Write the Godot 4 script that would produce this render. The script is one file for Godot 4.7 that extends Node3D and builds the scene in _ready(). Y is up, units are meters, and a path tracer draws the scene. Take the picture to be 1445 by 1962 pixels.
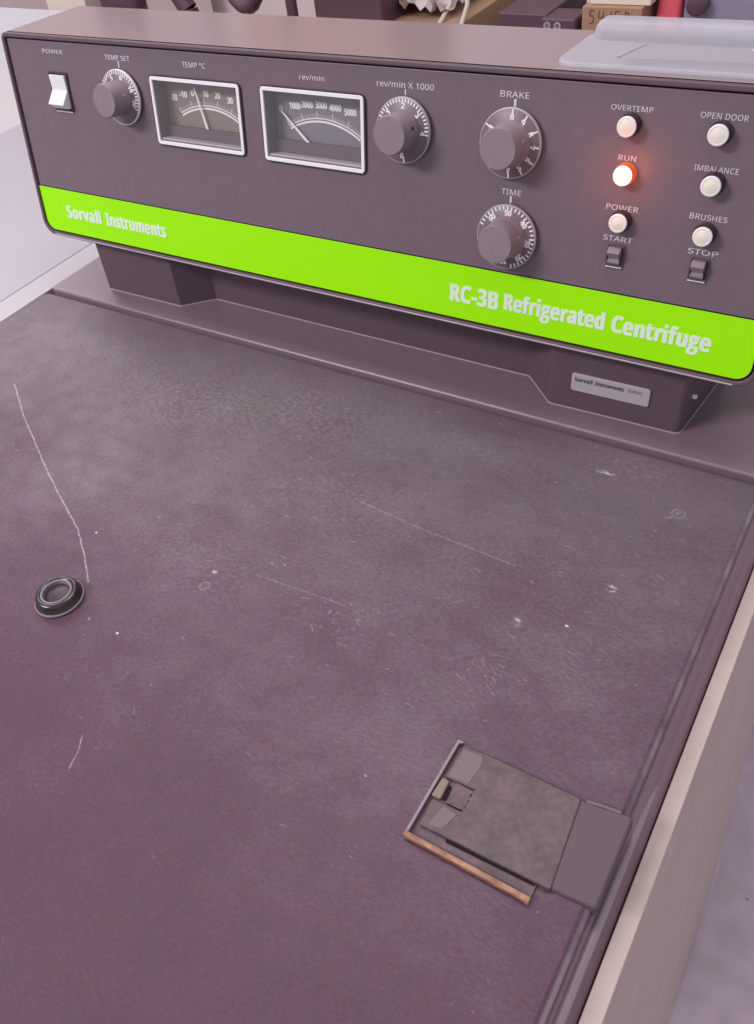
extends Node3D

# ---------------------------------------------------------------- frame of the sloping control panel
var PX := Transform3D()          # panel frame: x to the right, y up the slope, z out of the panel
var M := {}
var tri_uv := Vector2(0.7, 0.62)
var rng := RandomNumberGenerator.new()

func _ready() -> void:
	rng.seed = 71
	# ---- camera
	var cam := Camera3D.new()
	cam.name = "camera"
	cam.basis = Basis(Vector3(0.84825005, -0.11030175, -0.51798203), Vector3(-0.29843408, 0.70843548, -0.63957507), Vector3(0.4375031, 0.69710307, 0.56801263)).orthonormalized()
	cam.position = Vector3(0.72907613, 0.39756826, 0.45682686)
	cam.fov = 63.1003
	cam.keep_aspect = Camera3D.KEEP_HEIGHT
	cam.near = 0.01
	cam.far = 60.0
	add_child(cam)
	cam.current = true
	# ---- air and room light
	var env := Environment.new()
	env.background_mode = Environment.BG_COLOR
	env.background_color = Color(0.46, 0.445, 0.46).linear_to_srgb()
	env.tonemap_mode = Environment.TONE_MAPPER_LINEAR
	env.tonemap_exposure = 1.0
	env.sdfgi_enabled = true
	env.ssao_enabled = true
	env.ssil_enabled = true
	var we := WorldEnvironment.new()
	we.name = "environment"
	we.environment = env
	add_child(we)
	var a := atan(0.19)
	PX = Transform3D(Basis(Vector3(1, 0, 0), Vector3(0, cos(a), -sin(a)), Vector3(0, sin(a), cos(a))), Vector3(0, 0.0614, -0.0105))
	make_materials()
	# ---- one laboratory ceiling lamp and two added fill lamps, all unseen
	unseen_lamp(Vector3(-1.8, 1.6, -1.0), 1.8, 0.6, 1.9, "long white ceiling lamp over the aisle left of the centrifuge")
	unseen_lamp(Vector3(-1.2, 2.1, 2.0), 1.3, 0.6, 9.6, "added fill lamp hanging unseen in front of the centrifuge")  # added to fill the panel and green band from the front
	unseen_lamp(Vector3(0.22, 1.2, -0.15), 1.0, 0.4, 0.42, "added fill lamp hanging unseen right above the console of the centrifuge")  # added to brighten the console top and the rear of the lid
	# ---- setting
	setting()
	# ---- the centrifuge
	centrifuge()
	# ---- things on it and behind it
	bumper()
	tray()
	background()

# ---------------------------------------------------------------- small helpers
func lin(r: float, g: float, b: float) -> Color:
	return Color(r, g, b).linear_to_srgb()

func mat(called: String, c: Color, rough: float, spec := 0.5, metal := 0.0) -> StandardMaterial3D:
	var m := StandardMaterial3D.new()
	m.resource_name = called
	m.albedo_color = c
	m.roughness = rough
	m.metallic_specular = spec
	m.metallic = metal
	M[called] = m
	return m

func begin() -> SurfaceTool:
	var st := SurfaceTool.new()
	st.begin(Mesh.PRIMITIVE_TRIANGLES)
	return st

func tri(st: SurfaceTool, a: Vector3, b: Vector3, c: Vector3, na: Vector3, nb: Vector3, nc: Vector3) -> void:
	var g := (b - a).cross(c - a)
	if g.length_squared() < 1e-20:
		return
	var vs := [a, b, c]
	var ns := [na, nb, nc]
	if g.dot(na + nb + nc) > 0.0:
		vs = [a, c, b]
		ns = [na, nc, nb]
	for i in 3:
		var v: Vector3 = vs[i]
		st.set_normal(ns[i])
		st.set_uv(Vector2(v.x / tri_uv.x, v.z / tri_uv.y))
		st.add_vertex(v)

func quad(st: SurfaceTool, a: Vector3, b: Vector3, c: Vector3, d: Vector3, na: Vector3, nb: Vector3, nc: Vector3, nd: Vector3) -> void:
	tri(st, a, b, c, na, nb, nc)
	tri(st, a, c, d, na, nc, nd)

# rounded outline, given anticlockwise; radii one number or one for each corner
func outline(pts: Array, radii, seg := 5) -> Dictionary:
	var p := PackedVector2Array()
	var n := PackedVector2Array()
	var k := pts.size()
	for i in k:
		var c: Vector2 = pts[i]
		var pr: Vector2 = pts[(i + k - 1) % k]
		var nx: Vector2 = pts[(i + 1) % k]
		var r: float = radii[i] if radii is Array else radii
		var d0 := (c - pr).normalized()
		var d1 := (nx - c).normalized()
		var n0 := Vector2(d0.y, -d0.x)
		var n1 := Vector2(d1.y, -d1.x)
		var turn := d0.angle_to(d1)
		var t := r * tan(absf(turn) / 2.0)
		var convex := turn > 0.0
		var start := c - d0 * t
		var center := start - n0 * r if convex else start + n0 * r
		for s in seg + 1:
			var nn := n0.rotated(turn * s / seg)
			p.append(center + nn * r if convex else center - nn * r)
			n.append(nn)
	return {"p": p, "n": n}

func rect(x0: float, y0: float, x1: float, y1: float, r: float, seg := 4) -> Dictionary:
	return outline([Vector2(x0, y0), Vector2(x1, y0), Vector2(x1, y1), Vector2(x0, y1)], r, seg)

func inset(o: Dictionary, b: float) -> PackedVector2Array:
	var q := PackedVector2Array()
	for i in o.p.size():
		q.append(o.p[i] - o.n[i] * b)
	return q

func cap(st: SurfaceTool, q: PackedVector2Array, z: float, up: bool, xf: Transform3D, nm: Basis, holes := []) -> void:
	var clean := PackedVector2Array()
	for v in q:
		if clean.is_empty() or clean[clean.size() - 1].distance_to(v) > 1e-6:
			clean.append(v)
	if clean.size() > 2 and clean[0].distance_to(clean[clean.size() - 1]) < 1e-6:
		clean.remove_at(clean.size() - 1)
	var n := (nm * Vector3(0, 0, 1.0 if up else -1.0)).normalized()
	var bits: Array[PackedVector2Array] = [clean]
	# cut along the middle of each hole, so that the rest are plain outlines with notches
	for h: Rect2 in holes:
		var m := h.get_center().x
		var hole := PackedVector2Array([h.position, Vector2(h.end.x, h.position.y), h.end, Vector2(h.position.x, h.end.y)])
		var next: Array[PackedVector2Array] = []
		for b in bits:
			for side in [PackedVector2Array([Vector2(-9, -9), Vector2(m, -9), Vector2(m, 9), Vector2(-9, 9)]), PackedVector2Array([Vector2(m, -9), Vector2(9, -9), Vector2(9, 9), Vector2(m, 9)])]:
				for q2 in Geometry2D.intersect_polygons(b, side):
					next.append_array(Geometry2D.clip_polygons(q2, hole))
		bits = next
	for b in bits:
		fill(st, b, z, xf, n)

func fill(st: SurfaceTool, clean: PackedVector2Array, z: float, xf: Transform3D, n: Vector3) -> void:
	var ix := Geometry2D.triangulate_polygon(clean)
	for i in range(0, ix.size(), 3):
		var vs: Array[Vector3] = []
		for j in 3:
			var v := clean[ix[i + j]]
			vs.append(xf * Vector3(v.x, v.y, z))
		tri(st, vs[0], vs[1], vs[2], n, n, n)

# an outline raised from z0 to z1, its upper edge rounded by b
func slab(st: SurfaceTool, o: Dictionary, z0: float, z1: float, b := 0.0, xf := Transform3D(), bottom := false, b0 := 0.0, holes := [], top := true) -> void:
	var nm := xf.basis.inverse().transposed()
	var rows := []
	if b0 > 0.0:
		for s in 4:
			var f := PI / 2.0 * (1.0 - s / 3.0)
			rows.append([b0 * (1.0 - cos(f)), z0 + b0 * (1.0 - sin(f)), f, -1.0])
	else:
		rows.append([0.0, z0, 0.0, 1.0])
	if b > 0.0:
		for s in 5:
			var f := PI / 2.0 * s / 4.0
			rows.append([b * (1.0 - cos(f)), z1 - b + b * sin(f), f, 1.0])
	else:
		rows.append([0.0, z1, 0.0, 1.0])
	var k: int = o.p.size()
	for r in rows.size() - 1:
		for i in k:
			var j := (i + 1) % k
			var v: Array[Vector3] = []
			var nn: Array[Vector3] = []
			for w in [[r, i], [r, j], [r + 1, j], [r + 1, i]]:
				var row: Array = rows[w[0]]
				var p2: Vector2 = o.p[w[1]] - o.n[w[1]] * row[0]
				var n2: Vector2 = o.n[w[1]]
				v.append(xf * Vector3(p2.x, p2.y, row[1]))
				nn.append((nm * Vector3(n2.x * cos(row[2]), n2.y * cos(row[2]), sin(row[2]) * row[3])).normalized())
			quad(st, v[0], v[1], v[2], v[3], nn[0], nn[1], nn[2], nn[3])
	if top:
		cap(st, inset(o, b), z1, true, xf, nm, holes)
	if bottom or b0 > 0.0:
		cap(st, inset(o, b0), z0, false, xf, nm)

# a ring of width w round an outline
func frame(st: SurfaceTool, o: Dictionary, w: float, z0: float, z1: float, b: float, xf := Transform3D(), zi := NAN) -> void:
	if is_nan(zi):
		zi = z0
	var nm := xf.basis.inverse().transposed()
	var rows := [[0.0, z0, Vector2(1, 0)], [0.0, z1 - b, Vector2(1, 0)], [b * 0.3, z1 - b * 0.3, Vector2(0.7, 0.7)], [b, z1, Vector2(0, 1)], [w - b, z1, Vector2(0, 1)], [w - b * 0.3, z1 - b * 0.3, Vector2(-0.7, 0.7)], [w, z1 - b, Vector2(-1, 0)], [w, zi, Vector2(-1, 0)]]
	var k: int = o.p.size()
	for r in rows.size() - 1:
		for i in k:
			var j := (i + 1) % k
			var v: Array[Vector3] = []
			var nn: Array[Vector3] = []
			for q in [[r, i], [r, j], [r + 1, j], [r + 1, i]]:
				var row: Array = rows[q[0]]
				var p2: Vector2 = o.p[q[1]] - o.n[q[1]] * row[0]
				var n2: Vector2 = o.n[q[1]] * row[2].x
				v.append(xf * Vector3(p2.x, p2.y, row[1]))
				nn.append((nm * Vector3(n2.x, n2.y, row[2].y)).normalized())
			quad(st, v[0], v[1], v[2], v[3], nn[0], nn[1], nn[2], nn[3])

# a turned shape about z: profile of (radius, height)
func lathe(st: SurfaceTool, prof: Array, seg := 40, xf := Transform3D()) -> void:
	var k := prof.size()
	var fn: Array[Vector2] = []
	for i in k - 1:
		var d: Vector2 = (prof[i + 1] - prof[i]).normalized()
		fn.append(Vector2(d.y, -d.x))
	for i in k - 1:
		var n0 := fn[i]
		var n1 := fn[i]
		if i > 0 and fn[i - 1].dot(fn[i]) > 0.6:
			n0 = (fn[i - 1] + fn[i]).normalized()
		if i < k - 2 and fn[i + 1].dot(fn[i]) > 0.6:
			n1 = (fn[i + 1] + fn[i]).normalized()
		for s in seg:
			var a0 := TAU * s / seg
			var a1 := TAU * (s + 1) / seg
			var e0 := Vector2(cos(a0), sin(a0))
			var e1 := Vector2(cos(a1), sin(a1))
			var p: Vector2 = prof[i]
			var q: Vector2 = prof[i + 1]
			quad(st, xf * Vector3(e0.x * p.x, e0.y * p.x, p.y), xf * Vector3(e1.x * p.x, e1.y * p.x, p.y), xf * Vector3(e1.x * q.x, e1.y * q.x, q.y), xf * Vector3(e0.x * q.x, e0.y * q.x, q.y),
				(xf.basis * Vector3(e0.x * n0.x, e0.y * n0.x, n0.y)).normalized(), (xf.basis * Vector3(e1.x * n0.x, e1.y * n0.x, n0.y)).normalized(), (xf.basis * Vector3(e1.x * n1.x, e1.y * n1.x, n1.y)).normalized(), (xf.basis * Vector3(e0.x * n1.x, e0.y * n1.x, n1.y)).normalized())

func tube(st: SurfaceTool, pts: Array, r: float, seg := 8) -> void:
	for i in pts.size() - 1:
		var d0: Vector3 = (pts[mini(i + 1, pts.size() - 1)] - pts[maxi(i - 1, 0)]).normalized()
		var d1: Vector3 = (pts[mini(i + 2, pts.size() - 1)] - pts[i]).normalized()
		var u0 := d0.cross(Vector3(0.31, 0.83, 0.46)).normalized()
		var u1 := d1.cross(Vector3(0.31, 0.83, 0.46)).normalized()
		var w0 := d0.cross(u0)
		var w1 := d1.cross(u1)
		for s in seg:
			var a0 := TAU * s / seg
			var a1 := TAU * (s + 1) / seg
			var na := u0 * cos(a0) + w0 * sin(a0)
			var nb := u0 * cos(a1) + w0 * sin(a1)
			var nc := u1 * cos(a1) + w1 * sin(a1)
			var nd := u1 * cos(a0) + w1 * sin(a0)
			var p: Vector3 = pts[i]
			var q: Vector3 = pts[i + 1]
			quad(st, p + na * r, p + nb * r, q + nc * r, q + nd * r, na, nb, nc, nd)

func box(st: SurfaceTool, lo: Vector3, hi: Vector3, b := 0.002, xf := Transform3D()) -> void:
	var flat := Transform3D(Basis(Vector3(1, 0, 0), Vector3(0, 0, -1), Vector3(0, 1, 0)), Vector3.ZERO)
	slab(st, rect(lo.x, -hi.z, hi.x, -lo.z, maxf(b, 0.0002), 3), lo.y, hi.y, b, xf * flat, true)

func taken(called: String, parent: Node) -> String:
	if not parent.has_node(NodePath(called)):
		return called
	var i := 1
	while parent.has_node(NodePath("%s_%03d" % [called, i])):
		i += 1
	return "%s_%03d" % [called, i]

func obj(called: String, st: SurfaceTool, m: Material, parent: Node = null, xf := Transform3D()) -> MeshInstance3D:
	var o := MeshInstance3D.new()
	var p: Node = parent if parent else self
	o.name = taken(called, p)
	o.mesh = st.commit()
	o.mesh.surface_set_material(0, m)
	o.transform = xf
	p.add_child(o, true)
	return o

func put(called: String, mesh: Mesh, m: Material, parent: Node, xf: Transform3D) -> MeshInstance3D:
	var o := MeshInstance3D.new()
	o.name = taken(called, parent)
	o.mesh = mesh
	o.material_override = m
	o.transform = xf
	parent.add_child(o, true)
	return o

func thing(called: String, label: String, category: String, at := Vector3.ZERO, group := "") -> Node3D:
	var o := Node3D.new()
	o.name = taken(called, self)
	o.position = at
	add_child(o, true)
	tag(o, label, category, group)
	return o

func tag(o: Node3D, label: String, category: String, group := "") -> Node3D:
	o.set_meta("label", label)
	o.set_meta("category", category)
	if group:
		o.set_meta("group", group)
	return o

func struct(called: String, st: SurfaceTool, m: Material) -> MeshInstance3D:
	var o := obj(called, st, m)
	o.set_meta("kind", "structure")
	return o

# lettering: raised by a hair, stretched to run from x0 to x1 with its middle at height v
func lettering(called: String, text: String, x0: float, x1: float, v: float, h: float, m: Material, parent: Node, off := 0.0, bold := false, xf := Transform3D(), thick := 0.00025, heavy := 0.0) -> MeshInstance3D:
	var f := SystemFont.new()
	f.font_names = PackedStringArray(["Droid Sans"])
	f.font_weight = 700 if bold else 400
	var t := TextMesh.new()
	t.text = text
	t.font = f
	t.font_size = 64
	t.pixel_size = 0.001
	t.depth = 0.004
	t.curve_step = 4.0
	var bb := t.get_aabb()
	var sx := (x1 - x0) / bb.size.x
	var sy := h / bb.size.y
	var sz := thick / 0.004
	var c := bb.get_center()
	var tr := Transform3D(Basis(Vector3(sx, 0, 0), Vector3(0, sy, 0), Vector3(0, 0, sz)), Vector3((x0 + x1) / 2.0 - c.x * sx, v - c.y * sy, off + thick * 0.5))
	if heavy <= 0.0:
		return put(called, t, m, parent, xf * tr)
	# a heavier face: the same letters three times, a hair apart, as one mesh
	var st := SurfaceTool.new()
	for i in 3:
		st.append_from(t, 0, Transform3D(Basis(), Vector3((i - 1) * heavy, 0, 0.00002 * i)) * tr)
	return put(called, st.commit(), m, parent, xf)

func at_panel(x: float, v: float, off := 0.0) -> Transform3D:
	return PX * Transform3D(Basis(), Vector3(x, v, off))

# ---------------------------------------------------------------- surfaces
func noise(s: int, f: float, oct := 4) -> FastNoiseLite:
	var n := FastNoiseLite.new()
	n.seed = s
	n.noise_type = FastNoiseLite.TYPE_SIMPLEX_SMOOTH
	n.frequency = f
	n.fractal_octaves = oct
	return n

func tex(im: Image) -> ImageTexture:
	return ImageTexture.create_from_image(im)

func grain_image(size: int, s: int, lo: float, hi: float, fa: float, fb: float) -> Image:
	var na := noise(s, fa, 4).get_seamless_image(size, size)
	var nb := noise(s + 1, fb, 2).get_seamless_image(size, size)
	var im := Image.create(size, size, false, Image.FORMAT_RGB8)
	for y in size:
		for x in size:
			var k := lerpf(lo, hi, clampf(0.6 * na.get_pixel(x, y).r + 0.4 * nb.get_pixel(x, y).r, 0.0, 1.0))
			im.set_pixel(x, y, Color(k, k, k))
	return im

func spot(im: Image, x: float, z: float, rx: float, rz: float, amount: float, s: int, col: Color) -> void:
	var w := im.get_width()
	var h := im.get_height()
	var n := noise(s, 0.11, 5)
	var cx := x / 0.7 * w
	var cy := z / 0.62 * h
	var ax := rx / 0.7 * w
	var ay := rz / 0.62 * h
	for py in range(maxi(0, int(cy - ay)), mini(h, int(cy + ay) + 1)):
		for px in range(maxi(0, int(cx - ax)), mini(w, int(cx + ax) + 1)):
			var d := Vector2((px - cx) / ax, (py - cy) / ay).length()
			if d < 1.0:
				var k := smoothstep(0.0, 1.0, 1.0 - d) * amount * clampf(0.35 + 2.2 * n.get_noise_2d(px * 0.6, py * 1.3), 0.0, 1.0)
				im.set_pixel(px, py, im.get_pixel(px, py).lerp(col, k))

func scratch(im: Image, pts: Array, wide: float, amount: float, s: int, col: Color) -> void:
	var w := im.get_width()
	var h := im.get_height()
	var n := noise(s, 0.03, 3)
	var c := Curve2D.new()
	for i in pts.size():
		var t: Vector2 = (pts[mini(i + 1, pts.size() - 1)] - pts[maxi(i - 1, 0)]) / 6.0
		c.add_point(pts[i], -t, t)
	var total := c.get_baked_length()
	var steps := int(total / 0.00025)
	for i in steps + 1:
		var p := c.sample_baked(total * i / steps)
		var q := Vector2(p.x / 0.7 * w + 1.2 * n.get_noise_2d(i * 0.6, 9.0), p.y / 0.62 * h + 1.2 * n.get_noise_2d(i * 0.6, 90.0))
		var k := amount * clampf(0.75 + 1.1 * n.get_noise_2d(i * 3.0, 30.0), 0.15, 1.0)
		var r := int(ceil(wide)) + 1
		for dy in range(-r, r + 1):
			for dx in range(-r, r + 1):
				var px := int(q.x) + dx
				var py := int(q.y) + dy
				if px < 0 or py < 0 or px >= w or py >= h:
					continue
				var d := Vector2(px + 0.5, py + 0.5).distance_to(q)
				if d < wide:
					im.set_pixel(px, py, im.get_pixel(px, py).lerp(col, k * (1.0 - d / wide) * 0.6))

func lid_image() -> Image:
	var w := 1680
	var h := 1488
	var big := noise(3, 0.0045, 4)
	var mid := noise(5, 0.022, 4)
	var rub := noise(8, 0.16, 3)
	var im := Image.create(w, h, false, Image.FORMAT_RGB8)
	var r := RandomNumberGenerator.new()
	r.seed = 5
	for y in h:
		for x in w:
			var b := big.get_noise_2d(x, y)
			var k := 1.0 + 0.045 * b + 0.03 * mid.get_noise_2d(x * 0.6, y) + 0.11 * rub.get_noise_2d(x * 0.5, y * 1.5) + r.randf_range(-0.05, 0.05)
			var warm := 0.03 * mid.get_noise_2d(x + 900.0, y)
			# sheen over the lid's rear and middle, painted into the colour, borders ragged
			var sheen_mask := clampf(0.60 + 0.30 * b + 0.26 * mid.get_noise_2d(x * 0.5 + 300.0, y * 1.4) + 0.50 * rub.get_noise_2d(x * 0.5 + 70.0, y * 1.6) + 0.55 - 1.35 * (float(y) / h) / 0.62 + 0.12 * float(x) / w, 0.0, 1.0)
			im.set_pixel(x, y, Color(0.352 * k * (1.0 + warm), 0.232 * k, 0.310 * k * (1.0 - warm)).lerp(Color(0.430 * k, 0.390 * k, 0.424 * k), 0.80 * sheen_mask))
	var pale := Color(0.78, 0.74, 0.77)
	var soft := Color(0.60, 0.545, 0.575)
	# rubbed patches; at the rear their paleness also paints in the sheen
	for q in [[0.27, 0.085, 0.15, 0.075, 0.45], [0.37, 0.06, 0.14, 0.07, 0.4], [0.62, 0.02, 0.06, 0.02, 0.4], [0.45, 0.13, 0.16, 0.06, 0.24], [0.15, 0.06, 0.12, 0.05, 0.3], [0.4, 0.22, 0.1, 0.05, 0.2], [0.5, 0.045, 0.12, 0.03, 0.25]]:
		spot(im, q[0], q[1], q[2], q[3], q[4], int(q[0] * 900.0), soft)
	# paler, uneven line along the right edge of the lid
	var wn := noise(77, 0.012, 3)
	for y in h:
		for x in range(w - 8, w):
			var e := smoothstep(8.0, 3.0, float(w - x)) * clampf(0.75 + 0.8 * wn.get_noise_2d(y, 0.0), 0.2, 1.0)
			im.set_pixel(x, y, im.get_pixel(x, y).lerp(Color(0.66, 0.60, 0.65), e))
	# scratches
	scratch(im, [Vector2(0.1018, 0.132), Vector2(0.1466, 0.1608), Vector2(0.2146, 0.1987), Vector2(0.251, 0.2176), Vector2(0.2946, 0.2389), Vector2(0.3201, 0.2569), Vector2(0.3385, 0.2713)], 1.9, 0.62, 11, Color(0.86, 0.82, 0.85))
	scratch(im, [Vector2(0.4211, 0.3569), Vector2(0.4265, 0.366), Vector2(0.4295, 0.3748)], 1.7, 0.6, 12, pale)
	scratch(im, [Vector2(0.4631, 0.1287), Vector2(0.5118, 0.1336), Vector2(0.585, 0.1368)], 2.4, 0.22, 13, pale)
	scratch(im, [Vector2(0.4372, 0.2157), Vector2(0.5039, 0.2117)], 1.6, 0.3, 14, pale)
	# marks that stand out
	spot(im, 0.604, 0.0325, 0.011, 0.004, 1.0, 20, pale)
	spot(im, 0.6432, 0.1286, 0.0045, 0.0042, 1.6, 21, Color(0.85, 0.82, 0.84))
	spot(im, 0.4103, 0.2263, 0.004, 0.003, 1.0, 23, pale)
	spot(im, 0.6029, 0.1759, 0.005, 0.006, 0.9, 24, pale)
	for q in [[0.659, 0.0512, 0.0042], [0.4128, 0.239, 0.0035]]:
		var ring := []
		for i in 13:
			ring.append(Vector2(q[0], q[1]) + Vector2(cos(TAU * i / 12.0), sin(TAU * i / 12.0)) * q[2])
		scratch(im, ring, 1.8, 0.35, 30, pale)
		spot(im, q[0], q[1], q[2], q[2], 0.5, 31, pale)
	for q in [[0.3746, 0.2487], [0.309, 0.2349], [0.3678, 0.3045], [0.3869, 0.2936], [0.3616, 0.2938], [0.5989, 0.1443], [0.5754, 0.3015], [0.6101, 0.1388], [0.4411, 0.2038], [0.4496, 0.2007], [0.655, 0.056], [0.65, 0.071], [0.63, 0.166], [0.69, 0.29]]:
		spot(im, q[0], q[1], 0.0019, 0.0014, 1.3, int(q[0] * 500.0), Color(0.86, 0.83, 0.85))
	for q in [[0.505, 0.221, 0.022], [0.602, 0.220, 0.020], [0.29, 0.08, 0.06], [0.36, 0.09, 0.05], [0.45, 0.14, 0.05]]:
		for i in 60:
			var c := Vector2(r.randfn(q[0], q[2] * 0.6), r.randfn(q[1], q[2] * 0.5))
			var a := r.randfn(0.2, 0.6)
			var l := r.randf_range(0.001, 0.006)
			scratch(im, [c, c + Vector2(cos(a), sin(a)) * l], r.randf_range(0.9, 1.8), r.randf_range(0.12, 0.36), 900 + i, pale)
	# fine flecks and short scuffs, denser on the rear half
	for i in 1000:
		var x := r.randf_range(0.02, 0.69)
		var z := absf(r.randfn(0.0, 0.16)) + 0.004
		if z > 0.55:
			continue
		var a := r.randfn(0.0, 0.35)
		var l := r.randf_range(0.0008, 0.005)
		scratch(im, [Vector2(x, z), Vector2(x + cos(a) * l, z + sin(a) * l)], r.randf_range(0.9, 1.6), r.randf_range(0.10, 0.45), 40 + i, pale if r.randf() < 0.8 else Color(0.26, 0.2, 0.22))
	return im

func make_materials() -> void:
	# fine pebble of the moulded plastic
	var peb := noise(21, 0.06, 3).get_seamless_image(512, 512)
	peb.convert(Image.FORMAT_RGBA8)
	peb.bump_map_to_normal_map(3.0)
	var pebble := tex(peb)
	var grain := tex(grain_image(512, 33, 0.93, 1.0, 0.02, 0.12))
	var rough := tex(grain_image(512, 44, 0.55, 0.95, 0.01, 0.05))
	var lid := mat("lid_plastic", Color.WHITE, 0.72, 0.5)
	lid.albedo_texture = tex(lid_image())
	lid.normal_enabled = true
	lid.normal_texture = pebble
	lid.normal_scale = 0.55
	lid.uv1_scale = Vector3(1, 1, 1)
	lid.roughness_texture = rough
	lid.roughness = 0.66
	# the pebble uses the same unwrapping as the colour: repeat it through the detail-free triplanar copy below
	lid.normal_enabled = false
	for q in [["panel_paint", lin(0.198, 0.146, 0.182), 0.36, 0.5], ["dark_plastic", lin(0.132, 0.082, 0.108), 0.5, 0.5], ["shelf_plastic", lin(0.235, 0.168, 0.205), 0.33, 0.6], ["console_paint", lin(0.29, 0.225, 0.235), 0.18, 1.0], ["skirt_plastic", lin(0.36, 0.235, 0.295), 0.45, 0.6], ["bezel_black", lin(0.060, 0.036, 0.048), 0.4, 0.5], ["knob_black", lin(0.295, 0.23, 0.267), 0.55, 0.5], ["dial_skirt", lin(0.205, 0.15, 0.178), 0.42, 0.5], ["pale_bead", lin(0.43, 0.325, 0.395), 0.4, 0.6]]:
		var m := mat(q[0], q[1], q[2], q[3])
		if q[0] != "console_paint":
			m.albedo_texture = grain
		m.uv1_triplanar = true
		m.uv1_scale = Vector3(9, 9, 9)
	mat("gap_black", lin(0.020, 0.012, 0.016), 0.7, 0.3)
	mat("rubber", lin(0.030, 0.020, 0.025), 0.22, 0.6)
	mat("green", lin(0.37, 0.99, 0.001), 0.5, 0.3)
	mat("band_letter", lin(0.80, 0.95, 0.78), 0.5)
	mat("white_print", lin(0.72, 0.67, 0.74), 0.5)
	mat("scale_white", lin(0.95, 0.92, 0.96), 0.6)
	mat("rubber_pale", lin(0.26, 0.20, 0.23), 0.4)
	mat("chrome", lin(0.95, 0.92, 0.97), 0.35, 0.5, 0.0)
	mat("white_plastic", lin(0.86, 0.85, 0.86), 0.3)
	mat("lens_white", lin(0.88, 0.85, 0.74), 0.35)
	mat("lens_rim", lin(0.90, 0.89, 0.90), 0.3)
	var lit := mat("lens_lit", lin(0.95, 0.85, 0.75), 0.4)
	lit.emission_enabled = true
	lit.emission = Color(1.0, 0.90, 0.80)
	lit.emission_energy_multiplier = 1.1
	var amber := mat("lit_collar", lin(0.5, 0.15, 0.06), 0.35)
	amber.emission_enabled = true
	amber.emission = Color(1.0, 0.32, 0.16)
	amber.emission_energy_multiplier = 0.35
	var cream := mat("cream_paint", lin(0.63, 0.51, 0.475), 0.42)
	cream.albedo_texture = tex(grain_image(256, 61, 0.92, 1.0, 0.01, 0.05))
	cream.uv1_triplanar = true
	cream.uv1_scale = Vector3(3, 3, 3)
	mat("rim_sheen", lin(0.455, 0.43, 0.47), 0.42)  # cream paint of the left rim, whitened for the sheen on it
	mat("plate_metal", lin(0.55, 0.50, 0.55), 0.4, 0.5, 0.2)
	mat("plate_ink", lin(0.06, 0.035, 0.045), 0.6)
	mat("dial_card", lin(0.25, 0.19, 0.175), 0.6)
	mat("dial_slate", lin(0.205, 0.185, 0.225), 0.6)
	mat("tan_edge", Color.WHITE, 0.7)
	var rust := Image.create(128, 128, false, Image.FORMAT_RGB8)
	var rn := noise(131, 0.05, 4)
	for y in 128:
		for x in 128:
			rust.set_pixel(x, y, Color(0.58, 0.41, 0.33).lerp(Color(0.75, 0.58, 0.47), clampf(0.5 + 1.1 * rn.get_noise_2d(x, y), 0.0, 1.0)))
	M.tan_edge.albedo_texture = tex(rust)
	M.tan_edge.uv1_triplanar = true
	M.tan_edge.uv1_scale = Vector3(14, 14, 14)
	mat("lid_flange", lin(0.128, 0.088, 0.108), 0.6)
	mat("beige_block", lin(0.27, 0.205, 0.17), 0.6)
	mat("worn_pad", lin(0.200, 0.146, 0.162), 0.6)
	mat("latch_plastic", lin(0.205, 0.138, 0.158), 0.55)
	M.latch_plastic.albedo_texture = tex(grain_image(256, 47, 0.66, 1.0, 0.02, 0.09))
	M.latch_plastic.uv1_triplanar = true
	M.latch_plastic.uv1_scale = Vector3(9, 9, 9)
	var pane := mat("pane", Color(1, 1, 1, 0.06), 0.05)
	pane.transparency = BaseMaterial3D.TRANSPARENCY_ALPHA
	var milky := mat("milky_plastic", lin(0.62, 0.60, 0.68), 0.38)
	milky.transparency = BaseMaterial3D.TRANSPARENCY_ALPHA
	milky.albedo_color.a = 0.55
	mat("tray_well", lin(0.38, 0.345, 0.385), 0.4)
	# the room
	var fl := mat("floor_vinyl", lin(0.95, 0.80, 0.96), 0.5)
	var fi := grain_image(512, 81, 0.78, 1.0, 0.006, 0.03)
	var r := RandomNumberGenerator.new()
	r.seed = 9
	for i in 60:
		var cx := r.randi_range(4, 507)
		var cy := r.randi_range(4, 507)
		var rad := r.randi_range(1, 3)
		for y in range(-rad, rad + 1):
			for x in range(-rad, rad + 1):
				if x * x + y * y <= rad * rad and r.randf() < 0.6:
					fi.set_pixel(cx + x, cy + y, Color(0.62, 0.59, 0.62))
	fl.albedo_texture = tex(fi)
	fl.uv1_triplanar = true
	fl.uv1_world_triplanar = true
	fl.uv1_scale = Vector3(1.1, 1.1, 1.1)
	mat("wall_paint", lin(0.78, 0.70, 0.68), 0.8)
	mat("white_laminate", lin(0.395, 0.37, 0.42), 0.4)
	mat("pale_metal", lin(0.50, 0.49, 0.54), 0.5)
	mat("pale_pink", lin(0.52, 0.485, 0.50), 0.5)
	mat("equipment_black", lin(0.115, 0.062, 0.085), 0.5)
	mat("equipment_slate", lin(0.30, 0.27, 0.36), 0.5)
	mat("cable_white", lin(0.74, 0.68, 0.62), 0.5)
	mat("paper", lin(0.80, 0.74, 0.70), 0.8)
	mat("cream_paper", lin(0.84, 0.76, 0.66), 0.8)
	mat("crumpled_sheet", lin(0.75, 0.65, 0.65), 0.6)
	mat("red_plastic", lin(0.85, 0.13, 0.17), 0.5)
	mat("marker_ink", lin(0.14, 0.07, 0.04), 0.7)
	mat("lamp_housing", lin(0.7, 0.7, 0.7), 0.5)
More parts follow.
